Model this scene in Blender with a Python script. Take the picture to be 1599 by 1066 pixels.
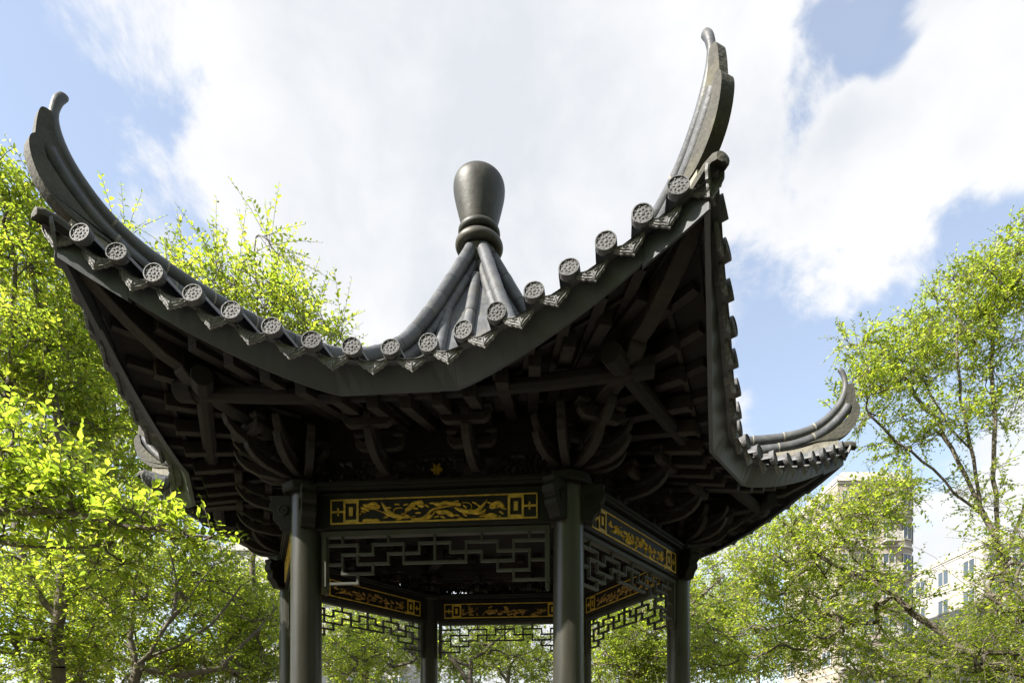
import bpy, math, random
import numpy as np
from mathutils import Vector, Matrix
R = math.radians
for o in list(bpy.data.objects): bpy.data.objects.remove(o)
scene = bpy.context.scene
COL = scene.collection

# ---------------------------------------------------------------- camera
EYE = 1.6
FOC, PX, PY, W, H = 993.0, 851.0, 1167.0, 1599.0, 1066.0
cd = bpy.data.cameras.new('camera'); cam = bpy.data.objects.new('camera', cd); COL.objects.link(cam)
cam.location = (0, 0, EYE); cam.rotation_euler = (R(90), 0, 0)
cd.sensor_width = 36; cd.lens = FOC/W*36
cd.shift_x = (W/2-PX)/W; cd.shift_y = (PY-H/2)/W
cd.clip_end = 3000; cd.clip_start = .05
scene.camera = cam
scene.render.resolution_x = 1024; scene.render.resolution_y = 682

def at(px, py, d):            # a point at depth d seen at a photo position (used to survey the site)
    return np.array([(px-PX)/FOC*d, d, EYE+(PY-py)/FOC*d])

# ---------------------------------------------------------------- sky and sun
SUN_AZ = R(-118)      # direction the sun stands in, measured from +Y towards +X
SUN_EL = R(38.5)
sd = Vector((math.sin(SUN_AZ)*math.cos(SUN_EL), math.cos(SUN_AZ)*math.cos(SUN_EL), math.sin(SUN_EL)))
sl = bpy.data.lights.new('sun', 'SUN'); sl.energy = 5.0; sl.angle = R(.55); sl.color = (1, .94, .84)
so = bpy.data.objects.new('sun', sl); COL.objects.link(so)
so.rotation_euler = (-sd).to_track_quat('-Z', 'Y').to_euler(); so.location = (-20, 0, 30)

world = bpy.data.worlds.new('World'); scene.world = world; world.use_nodes = True
def build_world():
    nt = world.node_tree; N = nt.nodes; L = nt.links; N.clear()
    out = N.new('ShaderNodeOutputWorld')
    sky = N.new('ShaderNodeTexSky'); sky.sky_type = 'NISHITA'; sky.sun_disc = False
    sky.sun_elevation = SUN_EL; sky.sun_rotation = SUN_AZ % (2*math.pi); sky.air_density = 1.0; sky.dust_density = .6; sky.ozone_density = .3
    b1 = N.new('ShaderNodeBackground'); b1.inputs[1].default_value = .118
    L.new(sky.outputs[0], b1.inputs[0])
    tc = N.new('ShaderNodeTexCoord')
    def mth(op, a, b=None, clamp=False):
        m = N.new('ShaderNodeMath'); m.operation = op; m.use_clamp = clamp
        for i, v in enumerate((a, b)):
            if v is None: continue
            if isinstance(v, (int, float)): m.inputs[i].default_value = v
            else: L.new(v, m.inputs[i])
        return m.outputs[0]
    def noise(scale, detail, rough, dist, off):
        mp = N.new('ShaderNodeMapping'); mp.inputs['Location'].default_value = off; mp.inputs['Scale'].default_value = (1, 1, 1.25)
        L.new(tc.outputs['Generated'], mp.inputs[0])
        n = N.new('ShaderNodeTexNoise'); n.inputs['Scale'].default_value = scale; n.inputs['Detail'].default_value = detail
        n.inputs['Roughness'].default_value = rough; n.inputs['Distortion'].default_value = dist
        L.new(mp.outputs[0], n.inputs['Vector']); return n.outputs['Fac']
    wn = N.new('ShaderNodeTexNoise'); wn.inputs['Scale'].default_value = 5.5; wn.inputs['Detail'].default_value = 4; L.new(tc.outputs['Generated'], wn.inputs['Vector'])
    w1 = N.new('ShaderNodeVectorMath'); w1.operation = 'SUBTRACT'; L.new(wn.outputs['Color'], w1.inputs[0]); w1.inputs[1].default_value = (.5, .5, .5)
    w2 = N.new('ShaderNodeVectorMath'); w2.operation = 'SCALE'; w2.inputs['Scale'].default_value = .2; L.new(w1.outputs[0], w2.inputs[0])
    w3 = N.new('ShaderNodeVectorMath'); w3.operation = 'ADD'; L.new(w2.outputs[0], w3.inputs[0]); L.new(tc.outputs['Generated'], w3.inputs[1])
    big = noise(2.6, 2, .5, .2, (3.1, 1.7, .4))
    fine = noise(7.5, 8, .62, .35, (.3, 5.2, 2.2))
    d = mth('ADD', mth('MULTIPLY', mth('SUBTRACT', big, .5), 1.3), mth('MULTIPLY', mth('SUBTRACT', fine, .5), 2.1))
    # the cloud bank and the gaps of blue sky: directions of their middles, angular size, weight
    blobs = [((640, 60), .42, .8), ((380, 130), .22, .5), ((880, 200), .34, .6), ((1120, 260), .26, .6), ((1150, 90), .13, .4), ((520, 330), .26, .4),
             ((1560, 150), .22, .55), ((1400, 250), .13, .45), ((640, 420), .16, .45), ((1150, 655), .07, .45), ((1215, 570), .035, .30), ((1480, 860), .20, .75), ((1270, 470), .05, .18),
             ((40, 120), .26, -.5), ((100, 330), .2, -.2), ((1285, 30), .085, -.5), ((1350, 90), .06, -.4), ((1268, 140), .07, -.6), ((1240, 225), .045, -.5), ((1420, 330), .10, .4), ((1290, 370), .10, .4), ((1040, 30), .06, -.4), ((1230, 440), .10, -.35), ((1330, 580), .28, -.8), ((1520, 440), .16, -.6),
             ((600, 500), .05, -.4)]
    for (x, y), rad, wt in blobs:
        v = Vector(((x-PX)/FOC, 1, (PY-y)/FOC)).normalized()
        s = N.new('ShaderNodeVectorMath'); s.operation = 'DISTANCE'; L.new(w3.outputs[0], s.inputs[0]); s.inputs[1].default_value = v
        m = N.new('ShaderNodeMapRange'); m.interpolation_type = 'SMOOTHSTEP'
        m.inputs['From Min'].default_value = 0; m.inputs['From Max'].default_value = rad*1.15
        m.inputs['To Min'].default_value = wt; m.inputs['To Max'].default_value = 0
        L.new(s.outputs['Value'], m.inputs['Value']); d = mth('ADD', d, m.outputs[0])
    dens = N.new('ShaderNodeMapRange'); dens.interpolation_type = 'SMOOTHERSTEP'
    dens.inputs['From Min'].default_value = -.2; dens.inputs['From Max'].default_value = .36; dens.inputs['To Min'].default_value = .27
    L.new(d, dens.inputs['Value'])
    thick = noise(4.2, 5, .55, .3, (7.7, .2, 1.1))
    tk = N.new('ShaderNodeMapRange'); tk.inputs['From Min'].default_value = .38; tk.inputs['From Max'].default_value = .66
    L.new(mth('ADD', mth('MULTIPLY', thick, .8), mth('MULTIPLY', d, .14)), tk.inputs['Value'])
    mx = N.new('ShaderNodeMix'); mx.data_type = 'RGBA'; mx.inputs[6].default_value = (1.0, 1.0, 1.0, 1); mx.inputs[7].default_value = (.76, .79, .84, 1)
    L.new(tk.outputs[0], mx.inputs[0])
    b2 = N.new('ShaderNodeBackground'); b2.inputs[1].default_value = .425; L.new(mx.outputs[2], b2.inputs[0])
    ms = N.new('ShaderNodeMixShader'); L.new(mth('MULTIPLY', dens.outputs[0], .97), ms.inputs[0]); L.new(b1.outputs[0], ms.inputs[1]); L.new(b2.outputs[0], ms.inputs[2])
    L.new(ms.outputs[0], out.inputs[0])
build_world()
vs = scene.view_settings; vs.view_transform = 'Standard'; vs.look = 'None'; vs.gamma = 1; vs.use_curve_mapping = False; vs.exposure = 1.32
scene.render.engine = 'CYCLES'
scene.cycles.max_bounces = 5; scene.cycles.diffuse_bounces = 3; scene.cycles.glossy_bounces = 2; scene.cycles.transmission_bounces = 4; scene.cycles.transparent_max_bounces = 4; scene.cycles.caustics_reflective = False; scene.cycles.caustics_refractive = False

# ---------------------------------------------------------------- materials
def mat(name, col, rough=.6, var=.25, scale=6, col2=None, bump=.0, bscale=40, metal=0, patch=.5, spec=.5, stain=None, stretch=1.0, amt=.8, rnd=.18):
    m = bpy.data.materials.new(name); m.use_nodes = True; nt = m.node_tree; N = nt.nodes; L = nt.links
    b = N['Principled BSDF']; b.inputs['Roughness'].default_value = rough; b.inputs['Metallic'].default_value = metal
    b.inputs['Specular IOR Level'].default_value = spec
    tc = N.new('ShaderNodeTexCoord')
    oi = N.new('ShaderNodeObjectInfo')
    ad = N.new('ShaderNodeVectorMath'); ad.operation = 'ADD'; L.new(tc.outputs['Object'], ad.inputs[0])
    sc = N.new('ShaderNodeVectorMath'); sc.operation = 'SCALE'; sc.inputs[0].default_value = (37, 23, 11); L.new(oi.outputs['Random'], sc.inputs['Scale'])
    L.new(sc.outputs[0], ad.inputs[1])
    if stretch != 1:
        st = N.new('ShaderNodeVectorMath'); st.operation = 'MULTIPLY'; st.inputs[1].default_value = (1, 1, stretch); L.new(ad.outputs[0], st.inputs[0]); ad = st
    n = N.new('ShaderNodeTexNoise'); n.inputs['Scale'].default_value = scale; n.inputs['Detail'].default_value = 8; n.inputs['Roughness'].default_value = .62
    L.new(ad.outputs[0], n.inputs['Vector'])
    cr = N.new('ShaderNodeValToRGB'); c2 = col2 or tuple(c*(1-var) for c in col)
    cr.color_ramp.elements[0].position = patch-.18; cr.color_ramp.elements[1].position = patch+.18
    cr.color_ramp.elements[0].color = (*c2, 1); cr.color_ramp.elements[1].color = (*tuple(min(1, c*(1+var)) for c in col), 1)
    L.new(n.outputs['Fac'], cr.inputs[0]); last = cr.outputs[0]
    if stain:
        n3 = N.new('ShaderNodeTexNoise'); n3.inputs['Scale'].default_value = scale*.45; n3.inputs['Detail'].default_value = 10; n3.inputs['Roughness'].default_value = .7
        L.new(ad.outputs[0], n3.inputs['Vector'])
        r3 = N.new('ShaderNodeMapRange'); r3.inputs['From Min'].default_value = .5; r3.inputs['From Max'].default_value = .72; r3.inputs['To Max'].default_value = amt
        L.new(n3.outputs['Fac'], r3.inputs['Value'])
        mxs = N.new('ShaderNodeMix'); mxs.data_type = 'RGBA'; L.new(r3.outputs[0], mxs.inputs[0]); L.new(last, mxs.inputs[6]); mxs.inputs[7].default_value = (*stain, 1); last = mxs.outputs[2]
    hv = N.new('ShaderNodeHueSaturation'); mr = N.new('ShaderNodeMapRange'); mr.inputs['To Min'].default_value = 1-rnd; mr.inputs['To Max'].default_value = 1+rnd
    L.new(oi.outputs['Random'], mr.inputs['Value']); L.new(mr.outputs[0], hv.inputs['Value']); L.new(last, hv.inputs['Color'])
    L.new(hv.outputs[0], b.inputs['Base Color'])
    rr = N.new('ShaderNodeMapRange'); rr.inputs['To Min'].default_value = max(.05, rough-.12); rr.inputs['To Max'].default_value = min(1, rough+.15)
    L.new(n.outputs['Fac'], rr.inputs['Value']); L.new(rr.outputs[0], b.inputs['Roughness'])
    if bump:
        n2 = N.new('ShaderNodeTexNoise'); n2.inputs['Scale'].default_value = bscale; n2.inputs['Detail'].default_value = 6
        L.new(ad.outputs[0], n2.inputs['Vector'])
        bp = N.new('ShaderNodeBump'); bp.inputs['Strength'].default_value = bump; bp.inputs['Distance'].default_value = .01
        L.new(n2.outputs['Fac'], bp.inputs['Height']); L.new(bp.outputs[0], b.inputs['Normal'])
    return m
M = dict(
    tile=mat('grey_roof_tile', (.09, .094, .102), .5, .35, 9, bump=.35, bscale=60, stain=(.14, .13, .10), rnd=.3),
    disc=mat('weathered_tile_face', (.10, .101, .105), .65, .35, 25, bump=.6, bscale=90, stain=(.06, .056, .048), rnd=.25),
    drip=mat('pale_weathered_drip_tile', (.19, .19, .19), .65, .3, 25, bump=.6, bscale=90, stain=(.10, .095, .085), rnd=.25),
    mortar=mat('lime_mortar', (.30, .28, .23), .85, .3, 9, bump=.5, stain=(.10, .10, .07)),
    ridge=mat('grey_ridge_tile', (.078, .082, .09), .5, .35, 9, bump=.3, stain=(.12, .11, .085), rnd=.25),
    joint=mat('dark_tile_joint', (.03, .03, .03), .8, .3, 20),
    horn=mat('mossy_horn_plaster', (.066, .063, .052), .75, .35, 7, bump=.7, stain=(.12, .11, .065), rnd=.1),
    fascia=mat('grey_painted_fascia', (.085, .092, .104), .5, .12, 4, bump=.1, stain=(.062, .065, .068), stretch=.35),
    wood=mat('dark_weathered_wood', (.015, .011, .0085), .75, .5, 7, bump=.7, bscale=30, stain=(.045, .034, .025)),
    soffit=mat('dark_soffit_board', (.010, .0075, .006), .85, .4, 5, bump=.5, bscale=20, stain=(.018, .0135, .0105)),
    column=mat('dark_green_column_paint', (.031, .030, .023), .30, .25, 12, bump=.10, bscale=40, spec=.45, stain=(.07, .057, .045), stretch=.12, amt=.6),
    beam=mat('dark_beam_paint', (.016, .015, .012), .55, .3, 6, bump=.15, spec=.2),
    gold=mat('gilt_paint', (.58, .385, .045), .5, .4, 30, bump=.3, bscale=70),
    worn=mat('worn_red_gilt', (.30, .18, .035), .65, .4, 22, bump=.3, bscale=70),
    lattice=mat('grey_green_lattice_paint', (.058, .06, .047), .55, .2, 8, bump=.1, spec=.2),
    finial=mat('dark_glazed_finial', (.036, .035, .029), .5, .3, 7, bump=.35, bscale=14, stain=(.095, .078, .052)),
    bark=mat('grey_brown_bark', (.13, .11, .085), .85, .4, 14, bump=.8, bscale=30),
    stone=mat('grey_paving_stone', (.30, .29, .27), .8, .15, 3, bump=.3),
    ground=mat('trodden_earth', (.085, .075, .055), .9, .3, .8, bump=.6, bscale=20),
    wall=mat('beige_render', (.38, .33, .265), .8, .08, .3),
    wall2=mat('pale_render', (.42, .41, .39), .8, .06, .3),
    trim=mat('pale_trim', (.45, .43, .39), .7, .06, .5),
    glass=mat('window_glass', (.06, .08, .10), .12, .3, .3, spec=.8),
)
def leaf_mat(name, c_dark, c_mid, c_yel):
    m = bpy.data.materials.new(name); m.use_nodes = True; nt = m.node_tree; N = nt.nodes; L = nt.links; N.clear()
    out = N.new('ShaderNodeOutputMaterial'); g = N.new('ShaderNodeNewGeometry')
    cr = N.new('ShaderNodeValToRGB'); e = cr.color_ramp.elements
    e[0].position = 0; e[0].color = (*c_dark, 1); e[1].position = 1; e[1].color = (*c_yel, 1)
    k = e.new(.55); k.color = (*c_mid, 1); k2 = e.new(.93); k2.color = (*[.6*a+.4*b for a, b in zip(c_mid, c_yel)], 1)
    L.new(g.outputs['Random Per Island'], cr.inputs[0])
    pb = N.new('ShaderNodeBsdfPrincipled'); pb.inputs['Roughness'].default_value = .38; pb.inputs['Specular IOR Level'].default_value = .45
    L.new(cr.outputs[0], pb.inputs['Base Color'])
    tr = N.new('ShaderNodeBsdfTranslucent'); hs = N.new('ShaderNodeHueSaturation'); hs.inputs['Hue'].default_value = .492; hs.inputs['Value'].default_value = 3.9; hs.inputs['Saturation'].default_value = 1.05
    L.new(cr.outputs[0], hs.inputs['Color']); L.new(hs.outputs[0], tr.inputs['Color'])
    mx = N.new('ShaderNodeMixShader'); mx.inputs[0].default_value = .58
    L.new(pb.outputs[0], mx.inputs[1]); L.new(tr.outputs[0], mx.inputs[2]); L.new(mx.outputs[0], out.inputs[0])
    return m
M['leaf'] = leaf_mat('spring_leaf', (.075, .115, .016), (.145, .19, .022), (.22, .22, .035))
M['leaf_near'] = leaf_mat('near_leaf', (.08, .12, .016), (.145, .20, .022), (.21, .22, .035))

# ---------------------------------------------------------------- helpers
class MB:
    def __init__(s): s.v = []; s.f = []
    def add(s, vs, fs):
        n = len(s.v); s.v += [tuple(map(float, p)) for p in vs]; s.f += [tuple(n+i for i in f) for f in fs]; return s
    def box(s, x0, x1, y0, y1, z0, z1):
        return s.add([(x, y, z) for z in (z0, z1) for y in (y0, y1) for x in (x0, x1)],
                     [(0, 2, 3, 1), (4, 5, 7, 6), (0, 1, 5, 4), (2, 6, 7, 3), (0, 4, 6, 2), (1, 3, 7, 5)])
    def bar(s, p, q, w, h, up=(0, 0, 1)):        # box beam from p to q, w across, h along up
        p = np.array(p, float); q = np.array(q, float); d = (q-p)/np.linalg.norm(q-p); sx = np.cross(d, up); sx /= np.linalg.norm(sx); uz = np.cross(sx, d)
        vs = [a+sx*x*w/2+uz*z*h/2 for a in (p, q) for z in (-1, 1) for x in (-1, 1)]
        return s.add(vs, [(0, 1, 3, 2), (4, 6, 7, 5), (0, 4, 5, 1), (2, 3, 7, 6), (0, 2, 6, 4), (1, 5, 7, 3)])
    def prism(s, poly, lo, hi, f):               # polygon of 2d points, f(a, b, t) -> xyz for t in (lo, hi)
        n = len(poly); vs = [f(a, b, t) for t in (lo, hi) for a, b in poly]
        return s.add(vs, [tuple(range(n))[::-1], tuple(range(n, 2*n))]+[(i, (i+1) % n, n+(i+1) % n, n+i) for i in range(n)])
    def tube(s, pts, rad, n=10, cap=True, frac=1.0, ref=(1, 0, 0)):
        pts = np.array(pts, float); k = len(pts); rad = np.broadcast_to(rad, k)
        t = np.gradient(pts, axis=0); t /= np.linalg.norm(t, axis=1)[:, None]
        sx = np.array(ref, float)-t*(t@np.array(ref, float))[:, None]; sx /= np.linalg.norm(sx, axis=1)[:, None]; sy = np.cross(t, sx)
        vs = []
        for i in range(k):
            for j in range(n):
                a = 2*math.pi*j/n; vs.append(pts[i]+rad[i]*(math.cos(a)*sx[i]+math.sin(a)*sy[i]))
        fs = [(i*n+j, i*n+(j+1) % n, (i+1)*n+(j+1) % n, (i+1)*n+j) for i in range(k-1) for j in range(n)]
        if cap: fs += [tuple(range(n))[::-1], tuple(range((k-1)*n, k*n))]
        return s.add(vs, fs)
    def lathe(s, prof, n=32):
        vs = [(r*math.cos(2*math.pi*j/n), r*math.sin(2*math.pi*j/n), z) for r, z in prof for j in range(n)]
        k = len(prof)
        fs = [(i*n+j, i*n+(j+1) % n, (i+1)*n+(j+1) % n, (i+1)*n+j) for i in range(k-1) for j in range(n)]
        fs += [tuple(range(n))[::-1], tuple(range((k-1)*n, k*n))]
        return s.add(vs, fs)
    def mesh(s, name, m, smooth=False, bevel=0):
        me = bpy.data.meshes.new(name); me.from_pydata(s.v, [], s.f); me.update()
        me.materials.append(M[m])
        import bmesh
        bm = bmesh.new(); bm.from_mesh(me); bmesh.ops.recalc_face_normals(bm, faces=bm.faces)
        if bevel: bmesh.ops.bevel(bm, geom=list(bm.edges), offset=bevel, segments=1, affect='EDGES', clamp_overlap=True)
        bm.to_mesh(me); bm.free()
        if smooth:
            me.shade_smooth()
            try: me.set_sharp_from_angle(angle=R(42))
            except Exception: pass
        return me
def link(name, me, parent=None, loc=(0, 0, 0), rot=(0, 0, 0), scale=(1, 1, 1)):
    o = bpy.data.objects.new(name, me); COL.objects.link(o); o.parent = parent
    o.location = loc; o.rotation_euler = rot; o.scale = scale; return o
def tag(o, label, cat, group=None, kind=None):
    if label: o['label'] = label
    if cat: o['category'] = cat
    if group: o['group'] = group
    if kind: o['kind'] = kind
    return o
def rotz(p, a):
    c, s = math.cos(a), math.sin(a); return (p[0]*c-p[1]*s, p[0]*s+p[1]*c, p[2])
def interp(x, pts):
    xs = [p[0] for p in pts]; ys = [p[1] for p in pts]
    # monotone cubic through the points
    xs = np.array(xs, float); ys = np.array(ys, float); x = np.asarray(x, float)
    m = np.gradient(ys, xs); i = np.clip(np.searchsorted(xs, x)-1, 0, len(xs)-2)
    h = xs[i+1]-xs[i]; t = (x-xs[i])/h
    y = (2*t**3-3*t**2+1)*ys[i]+(t**3-2*t**2+t)*h*m[i]+(-2*t**3+3*t**2)*ys[i+1]+(t**3-t**2)*h*m[i+1]
    y = np.where(t > 1, ys[-1]+m[-1]*(x-xs[-1]), np.where(t < 0, ys[0]+m[0]*(x-xs[0]), y))
    return float(y) if y.ndim == 0 else y

# ---------------------------------------------------------------- ground
g = MB(); g.add([(-400, -400, 0), (400, -400, 0), (400, 900, 0), (-400, 900, 0)], [(0, 1, 2, 3)])
tag(link('ground', g.mesh('ground', 'ground')), 'level trodden earth around the pavilion', None, kind='structure')

# ================================================================= the pavilion
A = 1.95; AP = A*math.sqrt(3)/2; ZO = EYE
pav = tag(link('pavilion', None, loc=(-.653, 6.321, 0), rot=(0, 0, R(-5.09))),
          'dark grey tiled hexagonal pavilion with upswept eaves and gilded beams', 'pavilion')
DZ = ZO
EAVE = [(0, 2.647, 2.308), (.229, 2.667, 2.311), (.44, 2.727, 2.328), (.642, 2.787, 2.376), (.848, 2.84, 2.441), (1.041, 2.893, 2.513), (1.235, 2.942, 2.597), (1.419, 2.984, 2.69), (1.59, 3.03, 2.775), (1.79, 3.08, 2.885)]
EAVE_V = [(e[0], e[1]) for e in EAVE]; EAVE_Z = [(e[0], e[2]) for e in EAVE]
UD = [e[0] for e in EAVE[:9]]; UD = [-x for x in UD[:0:-1]]+UD          # the 17 tile rows of a side
UP = [-1.70]+[(a+b)/2 for a, b in zip(UD[:-1], UD[1:])]+[1.70]           # the 18 pans between them
BASE = [(.0, 4.86), (.15, 4.58), (.433, 4.03), (.65, 3.61), (.866, 3.22), (1.15, 2.85), (1.47, 2.58), (1.8, 2.44), (2.1, 2.365), (2.4, 2.31), (2.65, 2.27), (3.1, 2.20)]
ev = lambda u: interp(abs(u), EAVE_V)
ez = lambda u: interp(abs(u), EAVE_Z)
base = lambda v: interp(v, BASE)
UG = np.linspace(0, 1.85, 60); LG = np.array([ez(u)-.035-base(ev(u)) for u in UG])
lift = lambda u: float(np.interp(abs(u), UG, LG))
def roof(u, v): return base(v)+lift(u)*min(1, max(.0, v/ev(u)))**.35

# platform, columns
pf = MB()
for r, z0, z1 in ((3.0, 0, .12), (2.65, .12, .24)):
    pf.prism([(r*math.cos(R(60*k)), r*math.sin(R(60*k))) for k in range(6)], z0, z1, lambda a, b, t: rotz((a, b, t), R(30)))
platform = link('stone_platform', pf.mesh('stone_platform', 'stone', bevel=.008), pav)
cm = MB().lathe([(.118, .36), (.116, 1.4), (.112, 2.2), (.109, 3.0), (.106, 3.47)], 40).mesh('column', 'column', True)
cb = MB().lathe([(.16, .24), (.185, .27), (.185, .31), (.15, .36)], 40).mesh('column_base', 'stone', True)
# beam end fist: three carved lobes
fist_poly = [(.09, 1.60), (.17, 1.60), (.185, 1.635), (.20, 1.66), (.23, 1.675), (.235, 1.71), (.225, 1.735), (.255, 1.755), (.262, 1.80), (.245, 1.83), (.262, 1.863), (.09, 1.863)]
fm = MB().prism(fist_poly, -.052, .052, lambda a, b, t: (a, t, b+DZ)).mesh('beam_end', 'beam', bevel=.006)
bossm = MB().lathe([(.040, 0), (.040, .008), (.030, .010), (.028, .005), (.012, .005), (.008, .010)], 20).mesh('round_boss', 'beam', True)
capm = MB().prism([(.17*math.cos(R(45*k+22.5)), .17*math.sin(R(45*k+22.5))) for k in range(8)], 1.862, 1.934, lambda a, b, t: (a, b, t+DZ)).mesh('capital', 'beam', bevel=.012)
for k in range(6):
    a = R(30+60*k); p = rotz((0, -A, 0), a)
    c = link('column', cm, pav, p, (0, 0, a))
    link('column_base', cb, c)
    link('capital', capm, c)
    for s in (-1, 1):
        f = link('beam_end', fm, c, rot=(0, 0, -s*R(30) + (0 if s > 0 else math.pi)))
        # the boss on the outward face of the fist
        dirv = rotz((.15, 0, 0), -s*R(30)+(0 if s > 0 else math.pi)); out_side = rotz((0, -.0525*s, 0), -s*R(30)+(0 if s > 0 else math.pi))
        q = (dirv[0]+out_side[0], dirv[1]+out_side[1], 1.75+DZ)
        link('round_boss', bossm, c, q, (R(90), 0, -s*R(30)))

# ---------------- beams, gilt plaques, lattices
bm_ = MB().box(-A/2+.085, A/2-.085, -AP-.06, -AP+.06, 1.597+DZ, 1.862+DZ).mesh('tie_beam', 'beam', bevel=.006)
plate_m = MB().box(-A/2+.03, A/2-.03, -AP-.10, -AP+.10, 1.868+DZ, 1.930+DZ).box(-A/2+.03, A/2-.03, -AP-.115, -AP+.115, 1.89+DZ, 1.915+DZ).mesh('plate_beam', 'beam', bevel=.004)
PU, PZ0, PZ1 = .76, 1.628, 1.808
def bordermesh():
    b = MB(); t = .008; y0 = -.0005; y1 = -.010
    def rect(x0, x1, z0, z1): b.box(x0, x1, y1, y0, z0, z1)
    w = .0085
    rect(-PU, PU, PZ0, PZ0+w*1.3); rect(-PU, PU, PZ1-w, PZ1)
    for s in (-1, 1):
        X = lambda q: s*(PU-q)
        def rs(q0, q1, z0, z1): rect(min(X(q0), X(q1)), max(X(q0), X(q1)), z0, z1)
        e = w*1.3; top = PZ1-w
        rs(0, .010, PZ0+e, top)
        zm = (PZ0+PZ1)/2
        rs(.010, .098, zm-.007, zm+.007)                 # rail through the end cell
        rs(.052, .064, zm+.007, zm+.028); rs(.052, .064, zm-.028, zm-.007)
        rs(.098, .114, PZ0+e, top); rs(.196, .214, PZ0+e, top)
        rs(.114, .196, PZ0+e, PZ0+.030); rs(.114, .196, PZ1-.030, top)
        rs(.140, .170, zm-.032, zm+.032)
    return b.mesh('gilt_border', 'gold', bevel=.0015)
def ribbon(b, pts, w0, w1, depth=.009, wm=None):
    pts = np.array(pts, float)
    # smooth the polyline
    for _ in range(2):
        q = [pts[0]]
        for i in range(len(pts)-1): q += [pts[i]*.75+pts[i+1]*.25, pts[i]*.25+pts[i+1]*.75]
        pts = np.array(q+[pts[-1]])
    t = np.gradient(pts, axis=0); t /= np.linalg.norm(t, axis=1)[:, None]+1e-9; n = np.stack([-t[:, 1], t[:, 0]], 1)
    k = len(pts); s = np.linspace(0, 1, k)
    w = (w0+(w1-w0)*s) if wm is None else np.maximum(w0+(w1-w0)*s, .0015)+wm*np.sin(np.pi*s)
    L = pts+n*w[:, None]/2; Rr = pts-n*w[:, None]/2
    vs = []; fs = []
    for i in range(k):
        vs += [(L[i][0], 0, L[i][1]), (pts[i][0], -depth, pts[i][1]), (Rr[i][0], 0, Rr[i][1])]
    for i in range(k-1):
        o = i*3; fs += [(o, o+3, o+4, o+1), (o+1, o+4, o+5, o+2)]
    b.add(vs, fs)
def reliefmesh(kind):
    b = MB(); rnd = random.Random(kind)
    def Z(x, y):      # survey units of the carved field -> beam coordinates
        s = (x-135)/1175; t = (868-36*s-y)/144.
        return (-PU+s*2*PU, PZ0+t*(PZ1-PZ0))
    def rb(pts, a, c, wm=None, dp=.011): ribbon(b, [Z(*p) for p in pts], a, c, dp, wm)
    def leaf(x, y, dx, dy, w=.018): rb([(x-dx*1.1, y-dy), (x, y-abs(dx)*.1), (x+dx*1.1, y+dy)], .002, .002, w*1.35)
    if kind == 0:
        rb([(304, 812), (330, 778), (390, 776), (440, 798), (480, 812), (560, 828), (625, 820)], .005, .004)
        for x, y, dx, dy in ((350, 760, 26, 8), (380, 748, 26, -3), (395, 768, 24, 2), (335, 778, 22, 10)): leaf(x, y, dx, dy)
        rb([(430, 738), (452, 772), (478, 806), (520, 822), (600, 824)], .002, .006, .030)      # bird: wing and body
        rb([(440, 790), (470, 812), (505, 818)], .002, .003, .020); rb([(500, 812), (500, 782), (520, 770), (552, 772)], .010, .004)
        rb([(545, 806), (570, 800), (585, 770), (620, 742)], .012, .006)
        for x, y, dx, dy in ((585, 778, 20, -10), (610, 750, 22, -14), (640, 742, 24, -6), (655, 758, 18, 4), (600, 765, 20, -6), (655, 740, 16, 8)): leaf(x, y, dx, dy, .020)
        rb([(600, 842), (660, 838), (700, 806), (715, 780), (770, 768), (840, 756), (880, 752)], .030, .005)
        rb([(660, 842), (700, 832), (722, 812), (735, 790), (770, 786), (835, 800)], .022, .004)
        for x, y, dx, dy in ((750, 752, 22, 4), (790, 745, 26, -3), (830, 748, 28, 2), (862, 752, 20, 2), (770, 800, 24, 2), (800, 798, 30, 8), (825, 812, 20, 6), (690, 822, 24, -8)): leaf(x, y, dx, dy, .020)
        rb([(845, 768), (880, 786), (930, 796), (980, 790), (1030, 726)], .004, .002, .030)
        rb([(930, 800), (975, 804), (1010, 795), (1022, 780)], .003, .002, .022); rb([(935, 784), (945, 760), (930, 742), (890, 742)], .009, .003)
        rb([(1136, 782), (1110, 768), (1080, 772), (1050, 768)], .005, .003); rb([(960, 800), (1010, 808), (1040, 812), (1075, 818)], .004, .003)
        for x, y, dx, dy in ((1070, 752, 26, -8), (1095, 746, 22, 6), (1105, 760, 20, 4), (1060, 768, 18, -2), (1035, 822, 24, 2), (1060, 815, 24, 6), (1050, 826, 30, 0)): leaf(x, y, dx, dy, .020)
        for x in (345, 370, 398): leaf(x, 846, 22, 2, .022)
        for x, y in ((410, 756), (325, 792), (470, 770), (455, 825), (520, 750), (530, 838), (575, 815), (570, 752), (640, 800), (625, 775), (690, 760), (720, 745), (745, 822), (780, 825), (860, 815), (855, 735), (905, 812), (905, 765), (960, 745), (985, 762), (1000, 820), (1045, 745), (1110, 800), (1120, 775), (880, 832), (1095, 826)):
            a = rnd.uniform(-.9, .9); leaf(x, y, 15*math.cos(a), 11*math.sin(a), .009)
    else:
        n = 5
        for i in range(n):
            x0 = 330+i*165+rnd.uniform(-20, 20)
            rb([(x0, 835-.03*x0*.3), (x0+40, 790+rnd.uniform(-20, 20)), (x0+95, 800+rnd.uniform(-30, 10)), (x0+150, 745+rnd.uniform(0, 40))], .014, .004)
            for _ in range(8):
                a = rnd.uniform(0, 6.28); x = x0+rnd.uniform(5, 150); y = rnd.uniform(745, 830); leaf(x, y, 24*math.cos(a), 16*math.sin(a), rnd.uniform(.014, .024))
            for q in range(5):
                a = q*6.28/5; cx, cy = x0+80, 785+rnd.uniform(-4, 4); leaf(cx+16*math.cos(a), cy+14*math.sin(a), 14*math.cos(a), 12*math.sin(a), .018)
    return b
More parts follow.
